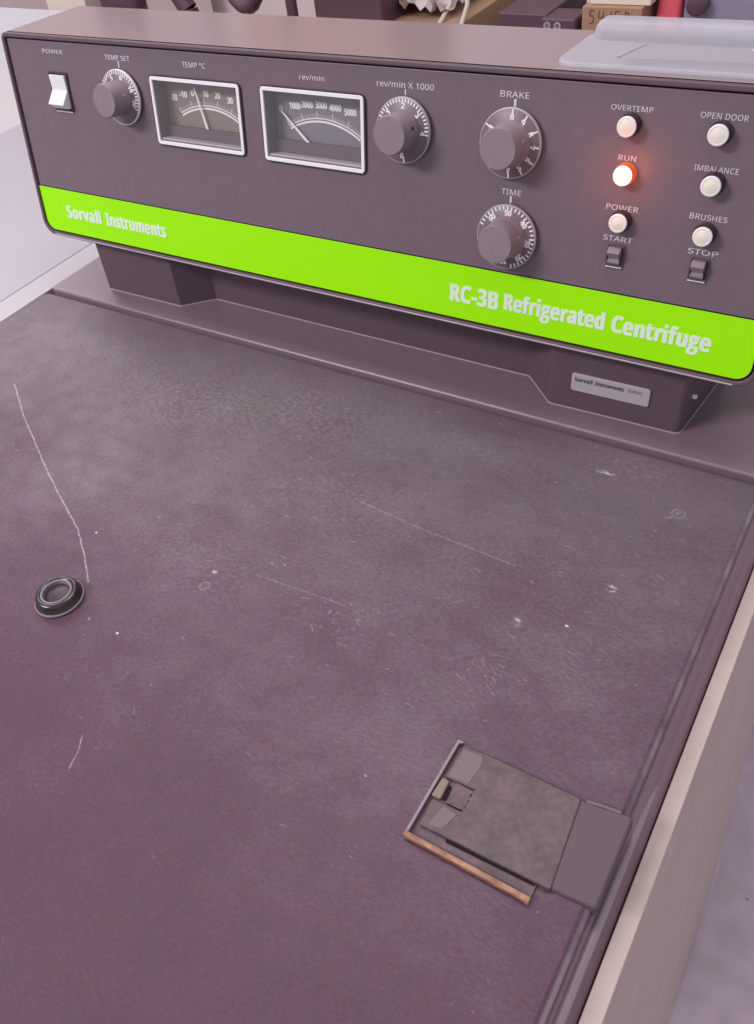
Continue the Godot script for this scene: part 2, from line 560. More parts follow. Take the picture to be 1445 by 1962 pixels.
	mat("lamp_red", lin(0.6, 0.08, 0.06), 0.4)
	var diff := mat("lamp_diffuser", lin(0.9, 0.88, 0.9), 0.6)
	diff.emission_enabled = true
	diff.emission = Color(1.0, 0.97, 1.0)
	diff.emission_energy_multiplier = 1.3
	var card := mat("cardboard", lin(0.50, 0.29, 0.19), 0.85)
	card.albedo_texture = tex(grain_image(256, 91, 0.85, 1.0, 0.02, 0.1))
	card.uv1_triplanar = true
	card.uv1_scale = Vector3(4, 4, 4)
	var wood := mat("bench_wood", Color.WHITE, 0.5)
	var wi := Image.create(256, 256, false, Image.FORMAT_RGB8)
	var wn := noise(101, 0.02, 4)
	for y in 256:
		for x in 256:
			var k := 0.5 + 0.5 * wn.get_noise_2d(x * 0.25, y * 2.2)
			wi.set_pixel(x, y, Color(0.66, 0.53, 0.43).lerp(Color(0.84, 0.70, 0.58), k))
	wood.albedo_texture = tex(wi)
	wood.uv1_triplanar = true
	wood.uv1_scale = Vector3(1.5, 1.5, 1.5)
	mat("wood_edge", lin(0.56, 0.36, 0.20), 0.6)
	mat("cupboard_wood", lin(0.42, 0.25, 0.19), 0.5)

# ---------------------------------------------------------------- the room
func unseen_lamp(at: Vector3, lx: float, lz: float, energy: float, label: String) -> void:
	var t := thing("unseen_lamp", label, "lamp", at, "ceiling lamps over the centrifuge")
	var st := begin()
	box(st, Vector3(-lx / 2 - 0.04, 0.004, -lz / 2 - 0.04), Vector3(lx / 2 + 0.04, 0.07, lz / 2 + 0.04), 0.006)
	obj("lamp_housing", st, M.lamp_housing, t)
	st = begin()
	box(st, Vector3(-lx / 2, -0.012, -lz / 2), Vector3(lx / 2, 0.002, lz / 2), 0.004)
	obj("lamp_diffuser", st, M.lamp_diffuser, t)
	var l := AreaLight3D.new()
	l.name = "lamp_light"
	l.area_size = Vector2(lx, lz)
	l.light_energy = energy
	l.light_color = Color(1.0, 0.97, 0.985)
	l.shadow_enabled = true
	l.transform = Transform3D(Basis(Vector3(1, 0, 0), Vector3(0, 0, -1), Vector3(0, 1, 0)), Vector3(0, -0.02, 0))
	t.add_child(l)

func setting() -> void:
	var st := begin()
	box(st, Vector3(-6, -0.98, -5), Vector3(5, -0.93, 4), 0.002)
	struct("floor", st, M.floor_vinyl)
	st = begin()
	box(st, Vector3(-6, -0.93, -2.6), Vector3(5, 1.9, -2.5), 0.002)
	struct("back_wall", st, M.wall_paint)

# ---------------------------------------------------------------- the centrifuge
func centrifuge() -> void:
	var t := thing("laboratory_centrifuge", "dark floor-standing laboratory centrifuge with sloping control console and lime green band", "centrifuge")
	var flat := Transform3D(Basis(Vector3(1, 0, 0), Vector3(0, 0, -1), Vector3(0, 1, 0)), Vector3.ZERO)
	# cabinet: body, right flared side, rims
	var st := begin()
	box(st, Vector3(-0.034, -0.92, -0.165), Vector3(0.710, -0.034, 0.66), 0.004)
	obj("cabinet", st, M.cream_paint, t)
	st = begin()
	var cols := [[0.66, 0.7752], [0.3, 0.7752], [0.06, 0.7752], [-0.09, 0.7752], [-0.145, 0.7752], [-0.169, 0.7742], [-0.19, 0.7735], [-0.337, 0.757], [-0.44, 0.745], [-0.538, 0.732], [-0.6, 0.722]]
	var rows := 14
	var grid := []
	for i in rows + 1:
		var line := []
		var s := float(i) / rows
		for c in cols:
			line.append(Vector3(lerpf(0.7198, c[1], s), lerpf(-0.0195, -0.925, s), c[0]))
		grid.append(line)
	for i in rows:
		for j in cols.size() - 1:
			var n: Vector3 = (grid[i + 1][j] - grid[i][j]).cross(grid[i][j + 1] - grid[i][j]).normalized()
			if n.x < 0:
				n = -n
			quad(st, grid[i][j], grid[i][j + 1], grid[i + 1][j + 1], grid[i + 1][j], n, n, n, n)
	obj("side_panel", st, M.cream_paint, t)
	st = begin()
	slab(st, rect(0.7112, -0.66, 0.7202, 0.6, 0.001, 2), -0.06, -0.0180, 0.0007, flat)
	obj("cabinet_rim", st, M.cream_paint, t)
	st = begin()
	slab(st, rect(-0.0365, -0.66, -0.0035, 0.2, 0.0016, 3), -0.30, -0.003, 0.0012, flat)
	obj("cabinet_rim", st, M.rim_sheen, t)
	# lid
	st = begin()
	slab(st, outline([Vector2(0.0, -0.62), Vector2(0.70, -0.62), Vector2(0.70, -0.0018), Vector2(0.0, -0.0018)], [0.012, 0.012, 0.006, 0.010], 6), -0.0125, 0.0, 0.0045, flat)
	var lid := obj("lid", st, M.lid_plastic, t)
	st = begin()
	var along := Transform3D(Basis(Vector3(1, 0, 0), Vector3(0, 1, 0), Vector3(0, 0, 1)), Vector3.ZERO)
	slab(st, outline([Vector2(0.66, -0.032), Vector2(0.7105, -0.032), Vector2(0.7105, -0.0215), Vector2(0.7055, -0.0175), Vector2(0.7015, -0.0110), Vector2(0.66, -0.0090)], [0.0004, 0.0004, 0.002, 0.002, 0.002, 0.0004], 3), 0.0, 0.62, 0.0, along, true)
	obj("lid_skirt", st, M.skirt_plastic, lid)
	st = begin()
	var bead := []
	for i in 21:
		bead.append(Vector3(0.7044 - 0.0006 * (i / 20.0), -0.0137 - 0.0065 * pow(maxf(0.0, 1.0 - i / 4.0), 1.5), lerpf(0.225, 0.62, i / 20.0)))
	tube(st, bead, 0.0026, 10)
	obj("gasket_bead", st, M.pale_bead, lid)  # coloured paler than the skirt beside it
	st = begin()
	box(st, Vector3(-0.0028, -0.03, 0.0), Vector3(0.66, -0.0135, 0.62), 0.001)
	obj("lid_liner", st, M.gap_black, lid)
	latch(lid, flat)
	# rear shelf
	st = begin()
	slab(st, outline([Vector2(0.0080, -0.0008), Vector2(0.702, -0.0008), Vector2(0.702, 0.13), Vector2(0.0080, 0.13)], 0.004, 4), -0.012, 0.004, 0.0020, flat)
	obj("rear_shelf", st, M.shelf_plastic, t)
	st = begin()
	slab(st, rect(-0.0030, -0.02, 0.705, 0.131, 0.002, 2), -0.03, -0.0135, 0.0, flat)
	obj("shelf_liner", st, M.gap_black, t)
	# pedestal under the console, with a notch between its two feet
	st = begin()
	var tilt := Transform3D(Basis(Vector3(1, 0, 0), Vector3(0, 0, -1), Vector3(0.02, 1, -0.02)), Vector3(0, 0.004, 0))
	slab(st, outline([Vector2(0.0706, 0.0215), Vector2(0.1657, 0.0222), Vector2(0.1918, 0.0455), Vector2(0.5128, 0.0448), Vector2(0.5398, 0.0195), Vector2(0.6362, 0.0212), Vector2(0.6462, 0.115), Vector2(0.0706, 0.115)], [0.0015, 0.0012, 0.003, 0.003, 0.004, 0.005, 0.004, 0.003], 5), 0.0, 0.075, 0.0, tilt)
	# a small welded fillet where it meets the shelf
	obj("pedestal", st, M.dark_plastic, t)
	st = begin()
	slab(st, outline([Vector2(0.0700, 0.0208), Vector2(0.1661, 0.0215), Vector2(0.1922, 0.0448), Vector2(0.5124, 0.0441), Vector2(0.5394, 0.0188), Vector2(0.6369, 0.0205), Vector2(0.6471, 0.116), Vector2(0.0700, 0.116)], [0.002, 0.0015, 0.003, 0.003, 0.004, 0.005, 0.004, 0.003], 5), 0.0, 0.0007, 0.0004, Transform3D(flat.basis, Vector3(0, 0.004, 0)))
	obj("pedestal_seam", st, M.pale_bead, t)
	# small maker's plate on the right foot
	var np := Transform3D(Basis(Vector3(1, 0, -0.021).normalized(), Vector3(0.02, 1, -0.02).normalized(), Vector3(0.021, 0.02, 1).normalized()), Vector3(0.5845, 0.0286, -0.0204))
	st = begin()
	slab(st, rect(-0.0283, -0.0073, 0.0283, 0.0073, 0.0018, 4), -0.001, 0.0009, 0.0004)
	var plate := obj("name_plate", st, M.plate_metal, t, np)
	lettering("plate_lettering", "Sorvall", -0.0258, -0.0128, 0.0030, 0.0034, M.plate_ink, plate, 0.0009, true)
	lettering("plate_lettering", "Instruments", -0.0108, 0.0098, 0.0030, 0.0032, M.plate_ink, plate, 0.0009, true)
	lettering("plate_lettering", "DuPont", 0.0130, 0.0228, 0.0032, 0.0030, M.knob_black, plate, 0.0009)
	st = begin()
	lathe(st, [Vector2(0.0016, -0.002), Vector2(0.0016, 0.0006), Vector2(0.0011, 0.0010), Vector2(0.0, 0.0011)], 14)
	obj("side_screw", st, M.chrome, t, Transform3D(Basis(Vector3(0, 0, -1), Vector3(0, 1, 0), Vector3(1, 0, 0)), Vector3(0.6402, 0.029, -0.034)))
	console(t)

func latch(lid: MeshInstance3D, flat: Transform3D) -> void:
	var st := begin()
	slab(st, outline([Vector2(0.6092, -0.3206), Vector2(0.675, -0.3206), Vector2(0.675, -0.262), Vector2(0.6092, -0.262)], 0.0022, 4), -0.002, 0.0011, 0.0005, flat)
	obj("latch_plate", st, M.latch_plastic, lid)
	st = begin()
	slab(st, outline([Vector2(0.6093, -0.3190), Vector2(0.6111, -0.3175), Vector2(0.6111, -0.2645), Vector2(0.6140, -0.2625), Vector2(0.6093, -0.2622)], 0.0004, 2), 0.0, 0.0036, 0.0004, flat)
	obj("latch_rim", st, M.shelf_plastic, lid)
	st = begin()
	slab(st, outline([Vector2(0.6093, -0.3206), Vector2(0.6752, -0.3206), Vector2(0.6752, -0.3180), Vector2(0.6125, -0.3180), Vector2(0.6093, -0.3176)], 0.0005, 2), -0.001, 0.0036, 0.0004, flat)
	obj("latch_edge_strip", st, M.tan_edge, lid)
	# sliding paddle that runs over the lid's edge, with a finger notch
	st = begin()
	slab(st, outline([Vector2(0.6270, -0.3118), Vector2(0.6815, -0.3106), Vector2(0.6775, -0.2632), Vector2(0.6262, -0.2632), Vector2(0.6136, -0.2642), Vector2(0.6132, -0.2840), Vector2(0.6290, -0.2834), Vector2(0.6290, -0.2962), Vector2(0.6132, -0.2975), Vector2(0.6136, -0.3122)], [0.001, 0.001, 0.002, 0.001, 0.001, 0.0009, 0.0006, 0.0006, 0.0009, 0.001], 3), -0.004, 0.0034, 0.0008, flat)
	obj("latch_paddle", st, M.latch_plastic, lid)
	st = begin()
	slab(st, outline([Vector2(0.6143, -0.2832), Vector2(0.6258, -0.2828), Vector2(0.6272, -0.2700), Vector2(0.6254, -0.2652), Vector2(0.6146, -0.2658)], 0.0014, 3), 0.0030, 0.0037, 0.0006, flat)
	obj("grip_pad", st, M.worn_pad, lid)
	st = begin()
	slab(st, outline([Vector2(0.6172, -0.3108), Vector2(0.6250, -0.3092), Vector2(0.6284, -0.2990), Vector2(0.6200, -0.2982)], 0.0014, 3), 0.0030, 0.0037, 0.0006, flat)
	obj("grip_pad", st, M.worn_pad, lid)
	st = begin()
	slab(st, outline([Vector2(0.6116, -0.2962), Vector2(0.6168, -0.2958), Vector2(0.6163, -0.2850), Vector2(0.6122, -0.2850)], 0.0008, 3), 0.0, 0.0033, 0.0008, flat)
	obj("latch_bolt", st, M.beige_block, lid)
	st = begin()
	slab(st, outline([Vector2(0.6171, -0.2958), Vector2(0.6193, -0.2945), Vector2(0.6186, -0.2872), Vector2(0.6167, -0.2862)], 0.0007, 3), 0.0, 0.00145, 0.0, flat)
	obj("latch_hole", st, M.gap_black, lid)
	st = begin()
	slab(st, rect(0.6195, -0.2958, 0.629, -0.2838, 0.0006, 2), 0.0, 0.0022, 0.0004, flat)
	obj("latch_tongue", st, M.latch_plastic, lid)
	st = begin()
	slab(st, outline([Vector2(0.6290, -0.3134), Vector2(0.6740, -0.3120), Vector2(0.6740, -0.3100), Vector2(0.6280, -0.3110)], 0.0003, 2), 0.0, 0.00145, 0.0, flat)
	obj("paddle_shadow", st, M.gap_black, lid)  # dark strip painting the shadow line along the paddle's near edge
	st = begin()
	slab(st, outline([Vector2(0.6660, -0.3112), Vector2(0.7028, -0.3082), Vector2(0.7028, -0.2595), Vector2(0.6660, -0.2645)], 0.0024, 4), -0.006, 0.0027, 0.0020, flat)
	obj("latch_flange", st, M.lid_flange, lid)
	st = begin()
	tube(st, [Vector3(0.6800, 0.0020, 0.2628), Vector3(0.6870, 0.0026, 0.2618), Vector3(0.6965, 0.0022, 0.2606)], 0.0009, 8)
	obj("latch_bend", st, M.worn_pad, lid)

func console(t: Node3D) -> void:
	var back := (PX.basis.inverse() * Vector3(0, -0.035, -1)) * -1.0
	var shear := PX * Transform3D(Basis(Vector3(1, 0, 0), Vector3(0, 1, 0), back), Vector3.ZERO)
	var o := outline([Vector2(0.0222, -0.0004), Vector2(0.6785, -0.0004), Vector2(0.6785, 0.1693), Vector2(0.0242, 0.1693)], [0.014, 0.014, 0.006, 0.006], 7)
	var st := begin()
	slab(st, o, -0.0865, -0.0030, 0.0, shear, true, 0.0, [], false)
	var body := obj("console_housing", st, M.console_paint, t)
	st = begin()
	frame(st, o, 0.0036, -0.0030, 0.0012, 0.0011, PX)
	obj("console_bezel", st, M.dark_plastic, body)
	# recessed face sheet
	st = begin()
	var f := {"p": inset(o, 0.0046), "n": o.n}
	slab(st, f, -0.0029, -0.0010, 0.0006, Transform3D(), false, 0.0, [Rect2(0.1955, 0.0997, 0.0843, 0.0438), Rect2(0.3052, 0.0991, 0.0836, 0.0447), Rect2(0.0758, 0.1138, 0.0196, 0.0272), Rect2(0.5726, 0.0621, 0.0108, 0.0130), Rect2(0.6243, 0.0622, 0.0108, 0.0130)])
	var face := obj("face_sheet", st, M.panel_paint, t, PX)
	# lime band along the foot of the face
	st = begin()
	slab(st, outline([Vector2(0.0272, 0.0046), Vector2(0.6735, 0.0046), Vector2(0.6735, 0.0438), Vector2(0.0268, 0.0438)], [0.0092, 0.0092, 0.0004, 0.0004], 7), -0.001, -0.0005, 0.0002)
	var band := obj("green_band", st, M.green, t, PX)
	lettering("band_lettering", "Sorvall", 0.0590, 0.1035, 0.0247, 0.0118, M.band_letter, band, -0.0005, true, Transform3D(), 0.00025, 0.0005)
	lettering("band_lettering", "Instruments", 0.1105, 0.1835, 0.0245, 0.0115, M.band_letter, band, -0.0005, true, Transform3D(), 0.00025, 0.0005)
	lettering("band_lettering", "RC-3B", 0.4630, 0.5005, 0.0233, 0.0128, M.band_letter, band, -0.0005, true, Transform3D(), 0.00025, 0.0005)
	lettering("band_lettering", "Refrigerated", 0.5055, 0.5775, 0.0226, 0.0163, M.band_letter, band, -0.0005, true, Transform3D(), 0.00025, 0.0005)
	lettering("band_lettering", "Centrifuge", 0.5830, 0.6465, 0.0226, 0.0163, M.band_letter, band, -0.0005, true, Transform3D(), 0.00025, 0.0005)
	st = begin()
	slab(st, rect(0.0266, 0.0440, 0.6736, 0.0447, 0.0002, 2), -0.0010, -0.0008)
	obj("band_edge", st, M.gap_black, face)
	st = begin()
	slab(st, rect(0.036, 0.0007, 0.665, 0.0017, 0.0003, 2), 0.0008, 0.0016, 0.0002, PX)
	obj("bezel_highlight", st, M.plate_metal, body)  # pale strip added for the lit lower edge of the bezel
	# printed captions
	for c in [["POWER", 0.072, 0.0965, 0.1573, 0.0036], ["TEMP SET", 0.1455, 0.173, 0.1566, 0.0040], ["TEMP °C", 0.2280, 0.2512, 0.1560, 0.0042], ["rev/min", 0.3375, 0.3588, 0.1545, 0.0038], ["rev/min X 1000", 0.4015, 0.4447, 0.1549, 0.0042], ["BRAKE", 0.4915, 0.5108, 0.1549, 0.0040], ["TIME", 0.4968, 0.5108, 0.0976, 0.0040],
			["OVERTEMP", 0.5622, 0.5868, 0.1530, 0.0033], ["RUN", 0.5709, 0.5814, 0.1262, 0.0035], ["POWER", 0.5677, 0.5877, 0.0975, 0.0037], ["START", 0.5686, 0.5872, 0.0788, 0.0037], ["OPEN DOOR", 0.6134, 0.6389, 0.1530, 0.0035], ["IMBALANCE", 0.6154, 0.6400, 0.1256, 0.0035], ["BRUSHES", 0.6183, 0.6398, 0.0989, 0.0037], ["STOP", 0.6213, 0.6388, 0.0788, 0.0037]]:
		lettering("caption", c[0], c[1], c[2], c[3], c[4] * 0.86, M.white_print, face, -0.0010, false)
	# index lines over the dials
	for c in [[0.1600, 0.1497, 0.1545, 0.0012], [0.4236, 0.1490, 0.1525, 0.0009], [0.5018, 0.1482, 0.1525, 0.0016], [0.5038, 0.0907, 0.0952, 0.0014]]:
		st = begin()
		slab(st, rect(c[0] - c[3] / 2, c[1], c[0] + c[3] / 2, c[2], 0.0002, 2), -0.0010, -0.0007)
		obj("index_line", st, M.white_print, face)
	power_switch(t)
	gauge(t, 0.1928, 0.2825, 0.0970, 0.1462, 0.2389, ["-20", "-10", "0", "10", "20", "30"], [Vector2(0.2031, 0.1297), Vector2(0.2137, 0.1325), Vector2(0.2238, 0.1340), Vector2(0.2373, 0.1345), Vector2(0.2493, 0.1341), Vector2(0.2615, 0.1315)], Vector2(0.2281, 0.1389), Vector2(0.2378, 0.1085), M.dial_card, 0.0035)
	gauge(t, 0.3025, 0.3915, 0.0964, 0.1465, 0.3465, ["0", "1000", "2000", "3000", "4000", "5000"], [Vector2(0.3102, 0.1300), Vector2(0.3231, 0.1328), Vector2(0.3342, 0.1343), Vector2(0.3466, 0.1348), Vector2(0.3589, 0.1341), Vector2(0.3717, 0.1321)], Vector2(0.3124, 0.1290), Vector2(0.3364, 0.1085), M.dial_slate, 0.0027)
	dial(t, 0.1600, 0.1287, 0.0203, "temp")
	dial(t, 0.4238, 0.1280, 0.0205, "speed")
	dial(t, 0.5018, 0.1275, 0.0208, "brake")
	dial(t, 0.5040, 0.0695, 0.0210, "time")
	for l in [[0.5750, 0.1444, 0], [0.5769, 0.1177, 1], [0.5784, 0.0902, 0], [0.6261, 0.1447, 0], [0.6279, 0.1180, 0], [0.6292, 0.0898, 0]]:
		lamp(t, l[0], l[1], l[2] == 1)
	rocker(t, 0.5780, 0.0695)
	rocker(t, 0.6297, 0.0696)

func prism_x(st: SurfaceTool, prof: Array, x0: float, x1: float, r: float, b: float) -> void:
	# a profile in (height, outward) drawn along x, its two ends rounded
	var xf := Transform3D(Basis(Vector3(0, 1, 0), Vector3(0, 0, 1), Vector3(1, 0, 0)), Vector3.ZERO)
	slab(st, outline(prof, r, 3), x0, x1, b, xf, true, b)

func power_switch(t: Node3D) -> void:
	var st := begin()
	frame(st, rect(-0.0112, -0.0148, 0.0112, 0.0148, 0.0012, 3), 0.0016, -0.002, 0.0004, 0.0003)
	var p := obj("power_switch", st, M.bezel_black, t, at_panel(0.0856, 0.1274))
	st = begin()
	prism_x(st, [Vector2(-0.0126, -0.003), Vector2(0.0126, -0.003), Vector2(0.0128, 0.0022), Vector2(0.0015, 0.0010), Vector2(-0.0090, 0.0085), Vector2(-0.0126, 0.0030)], -0.0092, 0.0092, 0.0006, 0.0005)
	obj("switch_rocker", st, M.white_plastic, p)
	st = begin()
	slab(st, rect(-0.0098, -0.0136, 0.0098, 0.0136, 0.001, 2), -0.0028, -0.0018)
	obj("switch_well", st, M.gap_black, p)
	st = begin()
	slab(st, rect(-0.0098, -0.0160, 0.0105, -0.0150, 0.0003, 2), -0.0015, 0.0006, 0.0002)
	obj("switch_lip", st, M.plate_metal, p)

func rocker(t: Node3D, x: float, v: float) -> void:
	var st := begin()
	frame(st, rect(-0.0056, -0.0076, 0.0056, 0.0058, 0.0008, 3), 0.0010, -0.002, 0.0006, 0.0003)
	var p := obj("rocker_switch", st, M.dark_plastic, t, at_panel(x, v))
	st = begin()
	prism_x(st, [Vector2(-0.0064, -0.002), Vector2(0.0048, -0.002), Vector2(0.0050, 0.0034), Vector2(0.0018, 0.0056), Vector2(-0.0022, 0.0022), Vector2(-0.0048, 0.0030), Vector2(-0.0062, 0.0012)], -0.0040, 0.0040, 0.0005, 0.0004)
	obj("switch_rocker", st, M.knob_black, p)
	st = begin()
	slab(st, rect(-0.0054, -0.0075, 0.0054, 0.0057, 0.0004, 2), -0.0015, -0.0007)
	obj("switch_well", st, M.gap_black, p)
	st = begin()
	slab(st, rect(-0.0052, -0.0084, 0.0052, -0.0077, 0.0002, 2), -0.0015, 0.0010, 0.0002)
	obj("switch_lip", st, M.white_print, p)

func lamp(t: Node3D, x: float, v: float, lit: bool) -> void:
	var st := begin()
	lathe(st, [Vector2(0.0066, -0.002), Vector2(0.0066, 0.0016), Vector2(0.0062, 0.0022), Vector2(0.0058, 0.0022), Vector2(0.0058, 0.0058), Vector2(0.0054, 0.0064), Vector2(0.0047, 0.0062)], 30)
	var p := obj("indicator_lamp", st, M.lit_collar if lit else M.bezel_black, t, at_panel(x, v))
	st = begin()
	lathe(st, [Vector2(0.0057, 0.0050), Vector2(0.0057, 0.0064), Vector2(0.0053, 0.0069), Vector2(0.0046, 0.0069), Vector2(0.0044, 0.0064)], 30)
	obj("lens_rim", st, M.lens_lit if lit else M.lens_rim, p)
	st = begin()
	lathe(st, [Vector2(0.0046, 0.0050), Vector2(0.0045, 0.0066), Vector2(0.0030, 0.0071), Vector2(0.0, 0.0073)], 30)
	obj("lamp_lens", st, M.lens_lit if lit else M.lens_white, p)
	if lit:
		var l := OmniLight3D.new()
		l.name = "lamp_glow"
		l.light_color = Color(1.0, 0.47, 0.20)
		l.light_energy = 0.0005
		l.omni_range = 4.0
		l.omni_attenuation = 2.0
		l.light_size = 0.004
		l.shadow_enabled = true
		l.position = Vector3(0, 0, 0.017)
		p.add_child(l)

func dial(t: Node3D, x: float, v: float, r: float, which: String) -> void:
	var st := begin()
	lathe(st, [Vector2(r - 0.0004, 0.0002), Vector2(r, 0.0010), Vector2(r, 0.0028), Vector2(r - 0.0005, 0.0034), Vector2(0.0, 0.0034)], 64)
	var p := obj("rotary_dial", st, M.dial_skirt, t, at_panel(x, v))
	# clear edge that catches the light
	st = begin()
	lathe(st, [Vector2(r - 0.0006, 0.0034), Vector2(r - 0.0001, 0.0033), Vector2(r + 0.0002, 0.0026), Vector2(r + 0.0002, 0.0012), Vector2(r - 0.0004, 0.0006)], 64)
	obj("dial_edge", st, M.chrome if which == "temp" else M.plate_metal, p)
	# grip
	st = begin()
	if which == "temp" or which == "speed":
		lathe(st, [Vector2(0.0128, 0.0030), Vector2(0.0126, 0.0046), Vector2(0.0123, 0.0200), Vector2(0.0117, 0.0210), Vector2(0.0, 0.0211)], 48)
	else:
		lathe(st, [Vector2(0.0143, 0.0030), Vector2(0.0139, 0.0052), Vector2(0.0130, 0.0070), Vector2(0.0126, 0.0084), Vector2(0.0124, 0.0200), Vector2(0.0118, 0.0212), Vector2(0.0, 0.0213)], 48)
	obj("knob_grip", st, M.knob_black, p)
	# set screw in the grip's flank
	st = begin()
	lathe(st, [Vector2(0.0011, 0.0), Vector2(0.0011, 0.0003), Vector2(0.0, 0.0003)], 10)
	var sa := deg_to_rad(18)
	obj("set_screw", st, M.gap_black if which == "speed" else M.plate_metal, p, Transform3D(Basis(Vector3(-sin(sa), cos(sa), 0), Vector3(0, 0, 1), Vector3(cos(sa), sin(sa), 0)), Vector3(cos(sa), sin(sa), 0) * 0.0126 + Vector3(0, 0, 0.0105)))
	# marks round the skirt, angles clockwise from the top
	var ticks := []
	var nums := []
	if which == "temp":
		for i in range(-9, 16):
			ticks.append([i * 7.6, 0.0020 if i % 3 else 0.0028])
		nums = [["5", -24.0], ["0", 16.0], ["10", 62.0], ["20", 103.0]]
	elif which == "speed":
		for i in range(-9, 14):
			ticks.append([i * 7.2, 0.0020 if i % 6 else 0.0028])
		ticks.append([176.0, 0.0034])
		nums = [["1", -47.0], ["2", 2.0], ["3", 48.0], ["4", 92.0], ["0", 181.0]]
	elif which == "brake":
		for a in [-58.0, 2.0, 32.0, 64.0, 92.0, 122.0, 150.0, 178.0]:
			ticks.append([a, 0.0032])
		nums = [["1", -58.0], ["0", 2.0], ["9", 32.0], ["8", 64.0], ["7", 92.0], ["6", 122.0], ["5", 150.0], ["4", 178.0]]
	else:
		for i in range(-8, 20):
			ticks.append([i * 8.6, 0.0022 if i % 5 else 0.0032])
		nums = [["60", -42.0], ["50", 2.0], ["40", 50.0], ["30", 96.0], ["20", 138.0], ["10", 181.0]]
	for k in ticks:
		st = begin()
		slab(st, rect(-0.0005, r - 0.0010 - k[1], 0.0005, r - 0.0008, 0.0001, 1), 0.0033, 0.0036)
		obj("dial_tick", st, M.scale_white, p, Transform3D(Basis(Vector3(0, 0, 1), -deg_to_rad(k[0])), Vector3.ZERO))
	for k in nums:
		var wide: float = 0.0024 * k[0].length()
		var depth := 0.0052 if which == "brake" else 0.0048
		lettering("dial_number", k[0], -wide / 2, wide / 2, r - depth - 0.0003, 0.0036, M.scale_white, p, 0.0034, true, Transform3D(Basis(Vector3(0, 0, 1), -deg_to_rad(k[1])), Vector3.ZERO), 0.00025, 0.00014)

func gauge(t: Node3D, x0: float, x1: float, v0: float, v1: float, xc: float, nums: Array, at: Array, tip: Vector2, foot: Vector2, card: Material, nw: float) -> void:
	var cx := (x0 + x1) / 2.0
	var cv := (v0 + v1) / 2.0
	var hw := (x1 - x0) / 2.0
	var hv := (v1 - v0) / 2.0
	var st := begin()
	frame(st, rect(-hw, -hv, hw, hv, 0.0026, 3), 0.0026, -0.0015, 0.0010, 0.0003)
	var p := obj("panel_meter", st, M.chrome, t, at_panel(cx, cv))
	st = begin()
	frame(st, rect(-hw - 0.0012, -hv - 0.0012, hw + 0.0012, hv + 0.0012, 0.005, 4), 0.0025, -0.0015, 0.0004, 0.0002)
	obj("meter_flange", st, M.bezel_black, p)
	# well: four walls and a back
	st = begin()
	frame(st, rect(-hw + 0.0027, -hv + 0.0027, hw - 0.0027, hv - 0.0027, 0.001, 2), 0.0006, -0.0140, -0.0002, 0.0001)
	obj("meter_well", st, M.dark_plastic, p)
	st = begin()
	slab(st, rect(-hw + 0.0030, -hv + 0.0030, hw - 0.0030, hv - 0.0030, 0.001, 2), -0.0150, -0.0130)
	obj("dial_card", st, card, p)
	# pale sill at the foot of the well
	st = begin()
	box(st, Vector3(-hw + 0.0035, -hv + 0.0034, -0.0125), Vector3(hw - 0.0035, -hv + 0.0046, -0.0008), 0.0002)
	obj("meter_sill", st, M.plate_metal, p)
	# cover over the movement
	st = begin()
	box(st, Vector3(-hw + 0.0035, -hv + 0.0049, -0.0128), Vector3(hw - 0.0035, 0.1098 - cv, -0.0085), 0.0003)
	obj("movement_cover", st, M.dark_plastic, p)
	# scale arc: pivot far below the window
	var rad := 0.062
	var pv := Vector2(xc - cx, 0.1247 - cv - rad)
	var a0 := -27.5
	var a1 := 32.5
	st = begin()
	arc(st, pv, rad - 0.0011, rad + 0.0003, a0, a1, -0.0129)
	arc(st, pv, rad + 0.0012, rad + 0.0021, a0, a1, -0.0129)
	obj("scale_arc", st, M.scale_white, p)
	var many := 50
	for i in many + 1:
		var d := lerpf(a0, a1, i / float(many))
		var major := i % 10 == 0
		st = begin()
		slab(st, rect(-0.00028 if not major else -0.0004, rad + 0.0019, 0.00028 if not major else 0.0004, rad + (0.0046 if not major else 0.0062), 0.00005, 1), -0.0130, -0.0128)
		obj("scale_tick", st, M.white_print if major else M.plate_metal, p, Transform3D(Basis(Vector3(0, 0, 1), -deg_to_rad(d)), Vector3(pv.x, pv.y, 0)))
	for i in nums.size():
		var w: float = 0.0023 * nums[i].length() + 0.0008
		var c: Vector2 = at[i]
		lettering("scale_number", nums[i], c.x - cx - w / 2, c.x - cx + w / 2, c.y - cv + 0.0004, 0.0045, M.scale_white, p, -0.0130, true, Transform3D(), 0.00025, 0.00016)
	# needle
	st = begin()
	var d := (tip - foot).normalized()
	var s := Vector2(-d.y, d.x)
	var cc := Vector2(cx, cv)
	slab(st, outline([foot + s * -0.0011 - cc, tip + s * -0.0005 - cc, tip + s * 0.0005 - cc, foot + s * 0.0011 - cc], 0.0001, 2), -0.0108, -0.0102)
	obj("needle", st, M.scale_white, p)
	st = begin()
	slab(st, rect(-hw + 0.0029, -hv + 0.0029, hw - 0.0029, hv - 0.0029, 0.001, 2), -0.0004, 0.0002)
	obj("meter_window", st, M.pane, p)

func arc(st: SurfaceTool, c: Vector2, r0: float, r1: float, a0: float, a1: float, z: float) -> void:
	var n := Vector3(0, 0, 1)
	for i in 24:
		var u := deg_to_rad(lerpf(a0, a1, i / 24.0))
		var w := deg_to_rad(lerpf(a0, a1, (i + 1) / 24.0))
		var e := Vector3(sin(u), cos(u), 0)
		var f := Vector3(sin(w), cos(w), 0)
		var o := Vector3(c.x, c.y, z)
		quad(st, o + e * r0, o + f * r0, o + f * r1, o + e * r1, n, n, n, n)

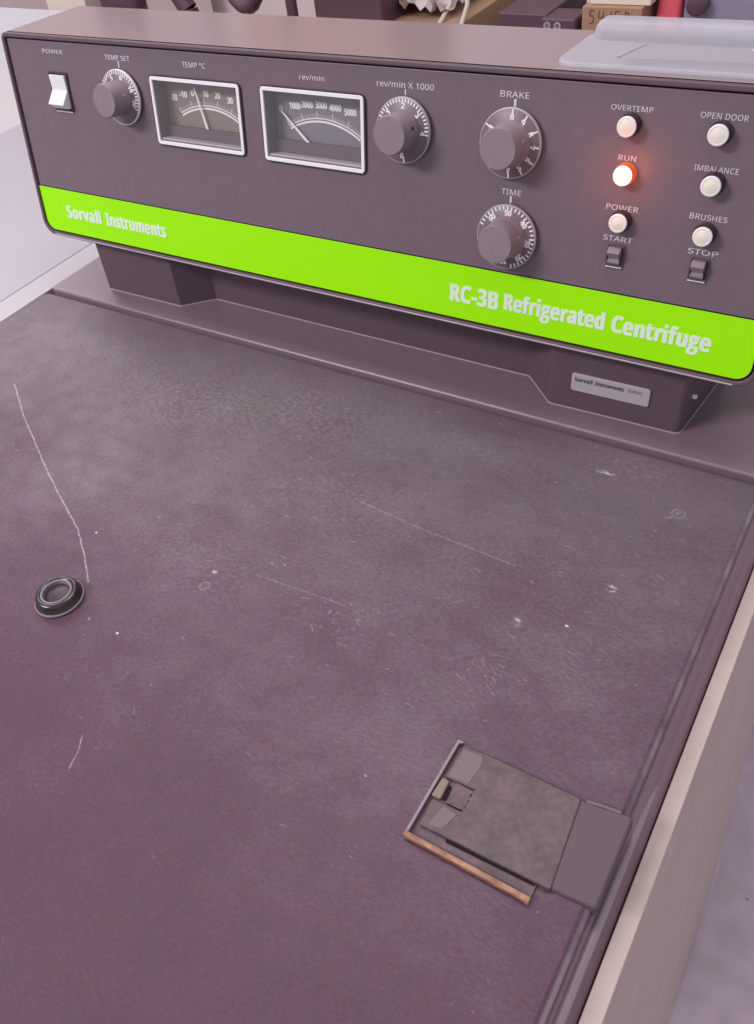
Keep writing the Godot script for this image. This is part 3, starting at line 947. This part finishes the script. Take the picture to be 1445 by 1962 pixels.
# ---------------------------------------------------------------- loose things
func bumper() -> void:
	var up := Transform3D(Basis(Vector3(1, 0, 0), Vector3(0, 0, -1), Vector3(0, 1, 0)), Vector3.ZERO)
	var t := thing("rubber_foot", "round glossy black rubber foot with hollow top lying on the dark lid", "rubber foot", Vector3(0.3316, 0.0, 0.2906))
	var st := begin()
	lathe(st, [Vector2(0.0150, 0.0), Vector2(0.0157, 0.0006), Vector2(0.0158, 0.0012), Vector2(0.0153, 0.0017), Vector2(0.0142, 0.0060), Vector2(0.0136, 0.0072), Vector2(0.0126, 0.0078), Vector2(0.0113, 0.0078), Vector2(0.0103, 0.0074), Vector2(0.0101, 0.0068)], 64, up)
	obj("rubber_ring", st, M.rubber, t)
	st = begin()
	lathe(st, [Vector2(0.0103, 0.0075), Vector2(0.0098, 0.0078), Vector2(0.0090, 0.0075), Vector2(0.0084, 0.0048)], 64, up)
	obj("inner_lip", st, M.rubber_pale, t)
	st = begin()
	lathe(st, [Vector2(0.0092, 0.0048), Vector2(0.0086, 0.0052), Vector2(0.0, 0.0050)], 48, up)
	obj("washer", st, M.bezel_black, t)
	st = begin()
	lathe(st, [Vector2(0.0156, 0.0005), Vector2(0.0164, 0.0008), Vector2(0.0162, 0.0016), Vector2(0.0154, 0.0019)], 64, up)
	obj("base_flange", st, M.rubber_pale, t)  # flange coloured pale to paint in the highlight on its edge

func tray() -> void:
	var t := thing("plastic_tray", "milky white plastic tray lid lying on the right end of the console top", "tray", Vector3(0.0, 0.2262, -0.08))
	var slope := Transform3D(Basis(Vector3(1, 0, 0), Vector3(0, -0.035, -1).normalized(), Vector3(0, 1, -0.035).normalized()), Vector3.ZERO)
	var st := begin()
	slab(st, rect(0.520, -0.030, 0.672, 0.040, 0.014, 6), 0.0, 0.0030, 0.0028, slope)
	slab(st, outline([Vector2(0.526, 0.018), Vector2(0.668, 0.018), Vector2(0.668, 0.038), Vector2(0.526, 0.038)], 0.008, 6), 0.0, 0.0138, 0.0078, slope)
	obj("tray_shell", st, M.milky_plastic, t)
	st = begin()
	slab(st, outline([Vector2(0.556, -0.016), Vector2(0.634, -0.010), Vector2(0.624, 0.013), Vector2(0.564, 0.015)], 0.003, 4), 0.0028, 0.0034, 0.0004, slope)
	obj("tray_panel", st, M.tray_well, t)
	for q in [[Vector3(0.5555, -0.016, 0.0034), Vector3(0.5635, 0.014, 0.0034)], [Vector3(0.6345, -0.011, 0.0034), Vector3(0.6245, 0.013, 0.0034)]]:
		st = begin()
		tube(st, [slope * q[0], slope * q[1]], 0.0008, 8)
		obj("tray_rib", st, M.milky_plastic, t)

func simple(called: String, label: String, category: String, part: String, lo: Vector3, hi: Vector3, m: Material, b := 0.004) -> Node3D:
	var t := thing(called, label, category, Vector3((lo.x + hi.x) / 2, lo.y, (lo.z + hi.z) / 2))
	var st := begin()
	box(st, lo - t.position, hi - t.position, b)
	obj(part, st, m, t)
	return t

func background() -> void:
	var st: SurfaceTool
	# white counter to the left
	var t := simple("white_counter", "white laminate counter standing against the left side of the centrifuge", "counter", "counter_top", Vector3(-0.452, -0.045, -0.80), Vector3(-0.0392, -0.0042, 0.66), M.white_laminate, 0.002)
	st = begin()
	box(st, Vector3(-0.20, -0.885, -0.70), Vector3(0.19, -0.0005, 0.70), 0.002)
	obj("counter_base", st, M.white_laminate, t)
	# pale cabinet beyond it
	t = simple("pale_cabinet", "pale pink-grey low cabinet just beyond the white counter", "cabinet", "cabinet_body", Vector3(-0.69, -0.93, -0.92), Vector3(-0.458, -0.012, 0.5), M.pale_pink, 0.006)
	t = simple("blue_grey_cabinet", "pale blue-grey low cabinet farthest left of the centrifuge", "cabinet", "cabinet_body", Vector3(-1.75, -0.93, -0.92), Vector3(-0.695, -0.018, 0.5), M.pale_metal, 0.006)
	t = simple("tall_cupboard", "tall cream cupboard at the far left behind the counter", "cupboard", "cupboard_body", Vector3(-2.6, -0.93, -2.4), Vector3(-1.9, 1.1, -0.2), M.wall_paint, 0.006)
	t = simple("beige_carton", "small beige carton at the far left behind the console", "box", "carton_side", Vector3(-1.12, -0.06, -1.12), Vector3(-0.99, 0.34, -1.0), M.cream_paper, 0.002)
	# rear bench, its wooden end running away from the camera
	t = thing("wooden_bench", "brown wooden laboratory bench with worn pale edge behind the centrifuge", "bench", Vector3(-0.6, -0.93, -1.35))
	st = begin()
	box(st, Vector3(0.21, 0.845, -0.45), Vector3(0.516, 0.88, 0.38), 0.003)
	obj("bench_top", st, M.bench_wood, t)
	st = begin()
	box(st, Vector3(0.5165, 0.842, -0.45), Vector3(0.528, 0.8815, 0.38), 0.002)
	obj("bench_edge", st, M.wood_edge, t)
	for q in [[0.25, 0.3], [0.46, 0.3], [0.25, -0.4], [0.46, -0.4]]:
		st = begin()
		box(st, Vector3(q[0] - 0.025, 0.0, q[1] - 0.025), Vector3(q[0] + 0.025, 0.844, q[1] + 0.025), 0.002)
		obj("leg", st, M.equipment_slate, t)
	# second bench to the right of it
	t = simple("grey_bench", "grey laboratory bench behind the right end of the console", "bench", "bench_top", Vector3(-0.03, -0.10, -1.75), Vector3(1.6, -0.07, -0.92), M.equipment_slate, 0.003)
	st = begin()
	box(st, Vector3(-0.80, -0.83, -0.35), Vector3(0.80, -0.001, 0.40), 0.003)
	obj("bench_base", st, M.pale_metal, t)
	# chair with loop arms
	t = thing("office_chair", "black office chair with loop armrest behind the left end of the console", "chair", Vector3(-0.66, -0.93, -0.98))
	st = begin()
	box(st, Vector3(-0.27, 0.70, -0.05), Vector3(-0.155, 1.42, 0.0), 0.02)
	obj("backrest", st, M.equipment_black, t)
	st = begin()
	box(st, Vector3(-0.26, 0.44, -0.02), Vector3(0.24, 0.50, 0.30), 0.02)
	obj("seat", st, M.equipment_black, t)
	st = begin()
	tube(st, [Vector3(-0.02, 0.90, -0.02), Vector3(-0.065, 0.97, -0.02), Vector3(-0.10, 1.08, -0.02), Vector3(-0.11, 1.22, -0.02)], 0.020, 10)
	tube(st, [Vector3(-0.02, 0.90, -0.02), Vector3(0.03, 0.70, 0.0), Vector3(0.05, 0.5, 0.02)], 0.020, 10)
	obj("arm_post", st, M.equipment_black, t)
	st = begin()
	var loop := []
	for i in 25:
		var a := TAU * i / 24.0
		loop.append(Vector3(0.135 + 0.062 * cos(a), 0.985 + 0.075 * sin(a), -0.02 + 0.02 * cos(a)))
	tube(st, loop, 0.014, 10)
	obj("loop_armrest", st, M.equipment_black, t)
	st = begin()
	tube(st, [Vector3(0.243, 0.46, -0.03), Vector3(0.243, 1.4, -0.03)], 0.011, 10)
	obj("upright", st, M.equipment_black, t)
	st = begin()
	tube(st, [Vector3(-0.02, 0.05, 0.12), Vector3(-0.02, 0.46, 0.12)], 0.03, 12)
	obj("gas_column", st, M.equipment_slate, t)
	for i in 5:
		st = begin()
		var a := TAU * i / 5.0
		tube(st, [Vector3(-0.02, 0.08, 0.12), Vector3(-0.02 + 0.28 * cos(a), 0.02, 0.12 + 0.28 * sin(a))], 0.018, 8)
		obj("leg", st, M.equipment_black, t)
	# things on the wooden bench
	t = simple("black_instrument", "tall black instrument case on the wooden bench", "instrument", "case", Vector3(-0.372, -0.05, -1.32), Vector3(-0.218, 0.30, -1.02), M.equipment_black, 0.006)
	st = begin()
	slab(st, rect(-0.06, 0.14, 0.06, 0.31, 0.004, 3), 0.148, 0.152, 0.001)
	obj("front_plate", st, M.equipment_slate, t)
	t = thing("crumpled_sheet", "crumpled pale plastic sheet on the wooden bench beside the black instrument", "plastic sheet", Vector3(-0.175, -0.05, -1.17))
	st = begin()
	var fn := noise(55, 9.0, 3)
	var g := []
	for i in 13:
		var line := []
		for j in 13:
			var u := i / 12.0 - 0.5
			var w := j / 12.0 - 0.5
			line.append(Vector3(u * 0.13, 0.012 + 0.045 * maxf(0.0, fn.get_noise_2d(u, w) + 0.35) * (1.0 - 1.3 * (u * u + w * w)), w * 0.2))
		g.append(line)
	for i in 12:
		for j in 12:
			var n: Vector3 = (g[i][j + 1] - g[i][j]).cross(g[i + 1][j] - g[i][j]).normalized()
			quad(st, g[i][j], g[i + 1][j], g[i + 1][j + 1], g[i][j + 1], n, n, n, n)
	obj("sheet", st, M.crumpled_sheet, t)
	t = thing("white_cables", "two thin white cables hanging over the worn bench edge", "cable", Vector3(-0.115, -0.05, -1.1))
	st = begin()
	tube(st, [Vector3(-0.008, 0.30, -0.06), Vector3(-0.006, 0.10, -0.03), Vector3(-0.002, 0.02, 0.0), Vector3(0.0, -0.001, 0.05)], 0.0045, 8)
	obj("cable", st, M.cable_white, t)
	st = begin()
	tube(st, [Vector3(0.012, 0.30, -0.05), Vector3(0.020, 0.10, -0.03), Vector3(0.034, 0.02, 0.0), Vector3(0.046, -0.001, 0.05)], 0.0045, 8)
	obj("cable", st, M.cable_white, t)
	t = simple("wooden_cupboard", "reddish wooden wall cupboard above the rear bench", "cupboard", "cupboard_front", Vector3(-0.86, 0.34, -1.7), Vector3(-0.42, 0.95, -1.4), M.cupboard_wood, 0.004)
	# things on the grey bench
	t = simple("dark_box", "dark box standing in the gap beside the worn bench edge", "box", "box_body", Vector3(0.030, -0.07, -1.45), Vector3(0.118, -0.012, -1.0), M.equipment_black, 0.003)
	t = thing("power_strip", "black socket strip with two small round sockets beside the cardboard carton", "socket strip", Vector3(0.145, -0.07, -1.02))
	st = begin()
	box(st, Vector3(-0.034, 0.0, -0.03), Vector3(0.026, 0.055, 0.03), 0.004)
	obj("strip_body", st, M.equipment_black, t)
	for x in [-0.022, -0.004]:
		st = begin()
		lathe(st, [Vector2(0.006, 0.0), Vector2(0.006, 0.002), Vector2(0.004, 0.002), Vector2(0.004, 0.0005), Vector2(0.0, 0.0005)], 14)
		obj("socket", st, M.plate_metal, t, Transform3D(Basis(), Vector3(x, 0.044, 0.0295)))
	t = thing("wrapped_cable", "bundle of pale wrapped cables above the black socket strip", "cable", Vector3(0.15, -0.01, -1.08))
	for q in [[Vector3(-0.035, 0.25, -0.02), Vector3(-0.022, 0.08, 0.0), Vector3(0.004, 0.016, 0.02)], [Vector3(0.02, 0.25, 0.0), Vector3(0.014, 0.08, 0.01), Vector3(0.022, -0.03, 0.03)], [Vector3(-0.005, 0.25, -0.02), Vector3(0.0, 0.06, 0.0), Vector3(0.012, 0.012, 0.02)]]:
		st = begin()
		tube(st, q, 0.0048, 8)
		obj("cable", st, M.cable_white if q[0].x < 0.0 else M.crumpled_sheet, t)
	t = thing("cardboard_carton", "brown cardboard carton with handwritten number behind the console", "carton", Vector3(0.2285, -0.07, -1.06))
	st = begin()
	box(st, Vector3(-0.050, 0.0, -0.10), Vector3(0.048, 0.0715, 0.06), 0.0015)
	obj("carton_body", st, M.cardboard, t)
	st = begin()
	var ink := {"5": [[0.8, 1.0, 0.15, 1.0], [0.15, 1.0, 0.1, 0.58], [0.1, 0.58, 0.6, 0.6], [0.6, 0.6, 0.8, 0.3], [0.8, 0.3, 0.5, 0.0], [0.5, 0.0, 0.05, 0.05]], "4": [[0.15, 1.0, 0.0, 0.45], [0.0, 0.45, 0.95, 0.5], [0.8, 0.95, 0.6, -0.1]], "1": [[0.5, 1.0, 0.35, 0.0]], "R": [[0.2, 1.0, 0.1, 0.0], [0.2, 1.0, 0.8, 0.8], [0.8, 0.8, 0.15, 0.45], [0.3, 0.45, 0.95, 0.0]]}
	var cx := -0.038
	for ch in ["5", "4", "1", "5", "R"]:
		for q in ink[ch]:
			var a := Vector3(cx + q[0] * 0.0105, 0.0475 + q[1] * 0.0185, 0.0603)
			var b := Vector3(cx + q[2] * 0.0105, 0.0475 + q[3] * 0.0185, 0.0603)
			tube(st, [a, b], 0.0008, 5)
		cx += 0.0105 if ch == "1" else 0.0158
	obj("handwriting", st, M.marker_ink, t)
	t = simple("white_carton", "white carton lying on top of the brown cardboard carton", "carton", "carton_body", Vector3(0.186, 0.0025, -1.16), Vector3(0.285, 0.10, -1.012), M.cream_paper, 0.0015)
	t = thing("red_bag", "red plastic bag beside the brown cardboard carton", "bag", Vector3(0.300, -0.07, -1.07))
	st = begin()
	slab(st, outline([Vector2(-0.020, 0.0), Vector2(0.024, 0.0), Vector2(0.026, 0.08), Vector2(0.046, 0.20), Vector2(0.016, 0.20), Vector2(-0.012, 0.075)], 0.008, 4), -0.015, 0.03, 0.008)
	obj("bag_body", st, M.red_plastic, t)
	t = simple("grey_instrument", "slate grey instrument at the far right behind the console", "instrument", "case", Vector3(0.335, -0.07, -1.35), Vector3(0.62, 0.0145, -1.02), M.equipment_slate, 0.004)
	st = begin()
	lathe(st, [Vector2(0.016, 0.0), Vector2(0.016, 0.018), Vector2(0.012, 0.022), Vector2(0.0, 0.022)], 24)
	obj("knob", st, M.equipment_black, t, Transform3D(Basis(), Vector3(0.358 - 0.4775, 0.078, 0.165)))
	t = simple("beige_carton", "long beige carton lying on the slate grey instrument", "box", "carton_side", Vector3(0.33, 0.015, -1.33), Vector3(0.62, 0.12, -1.03), M.paper, 0.002)
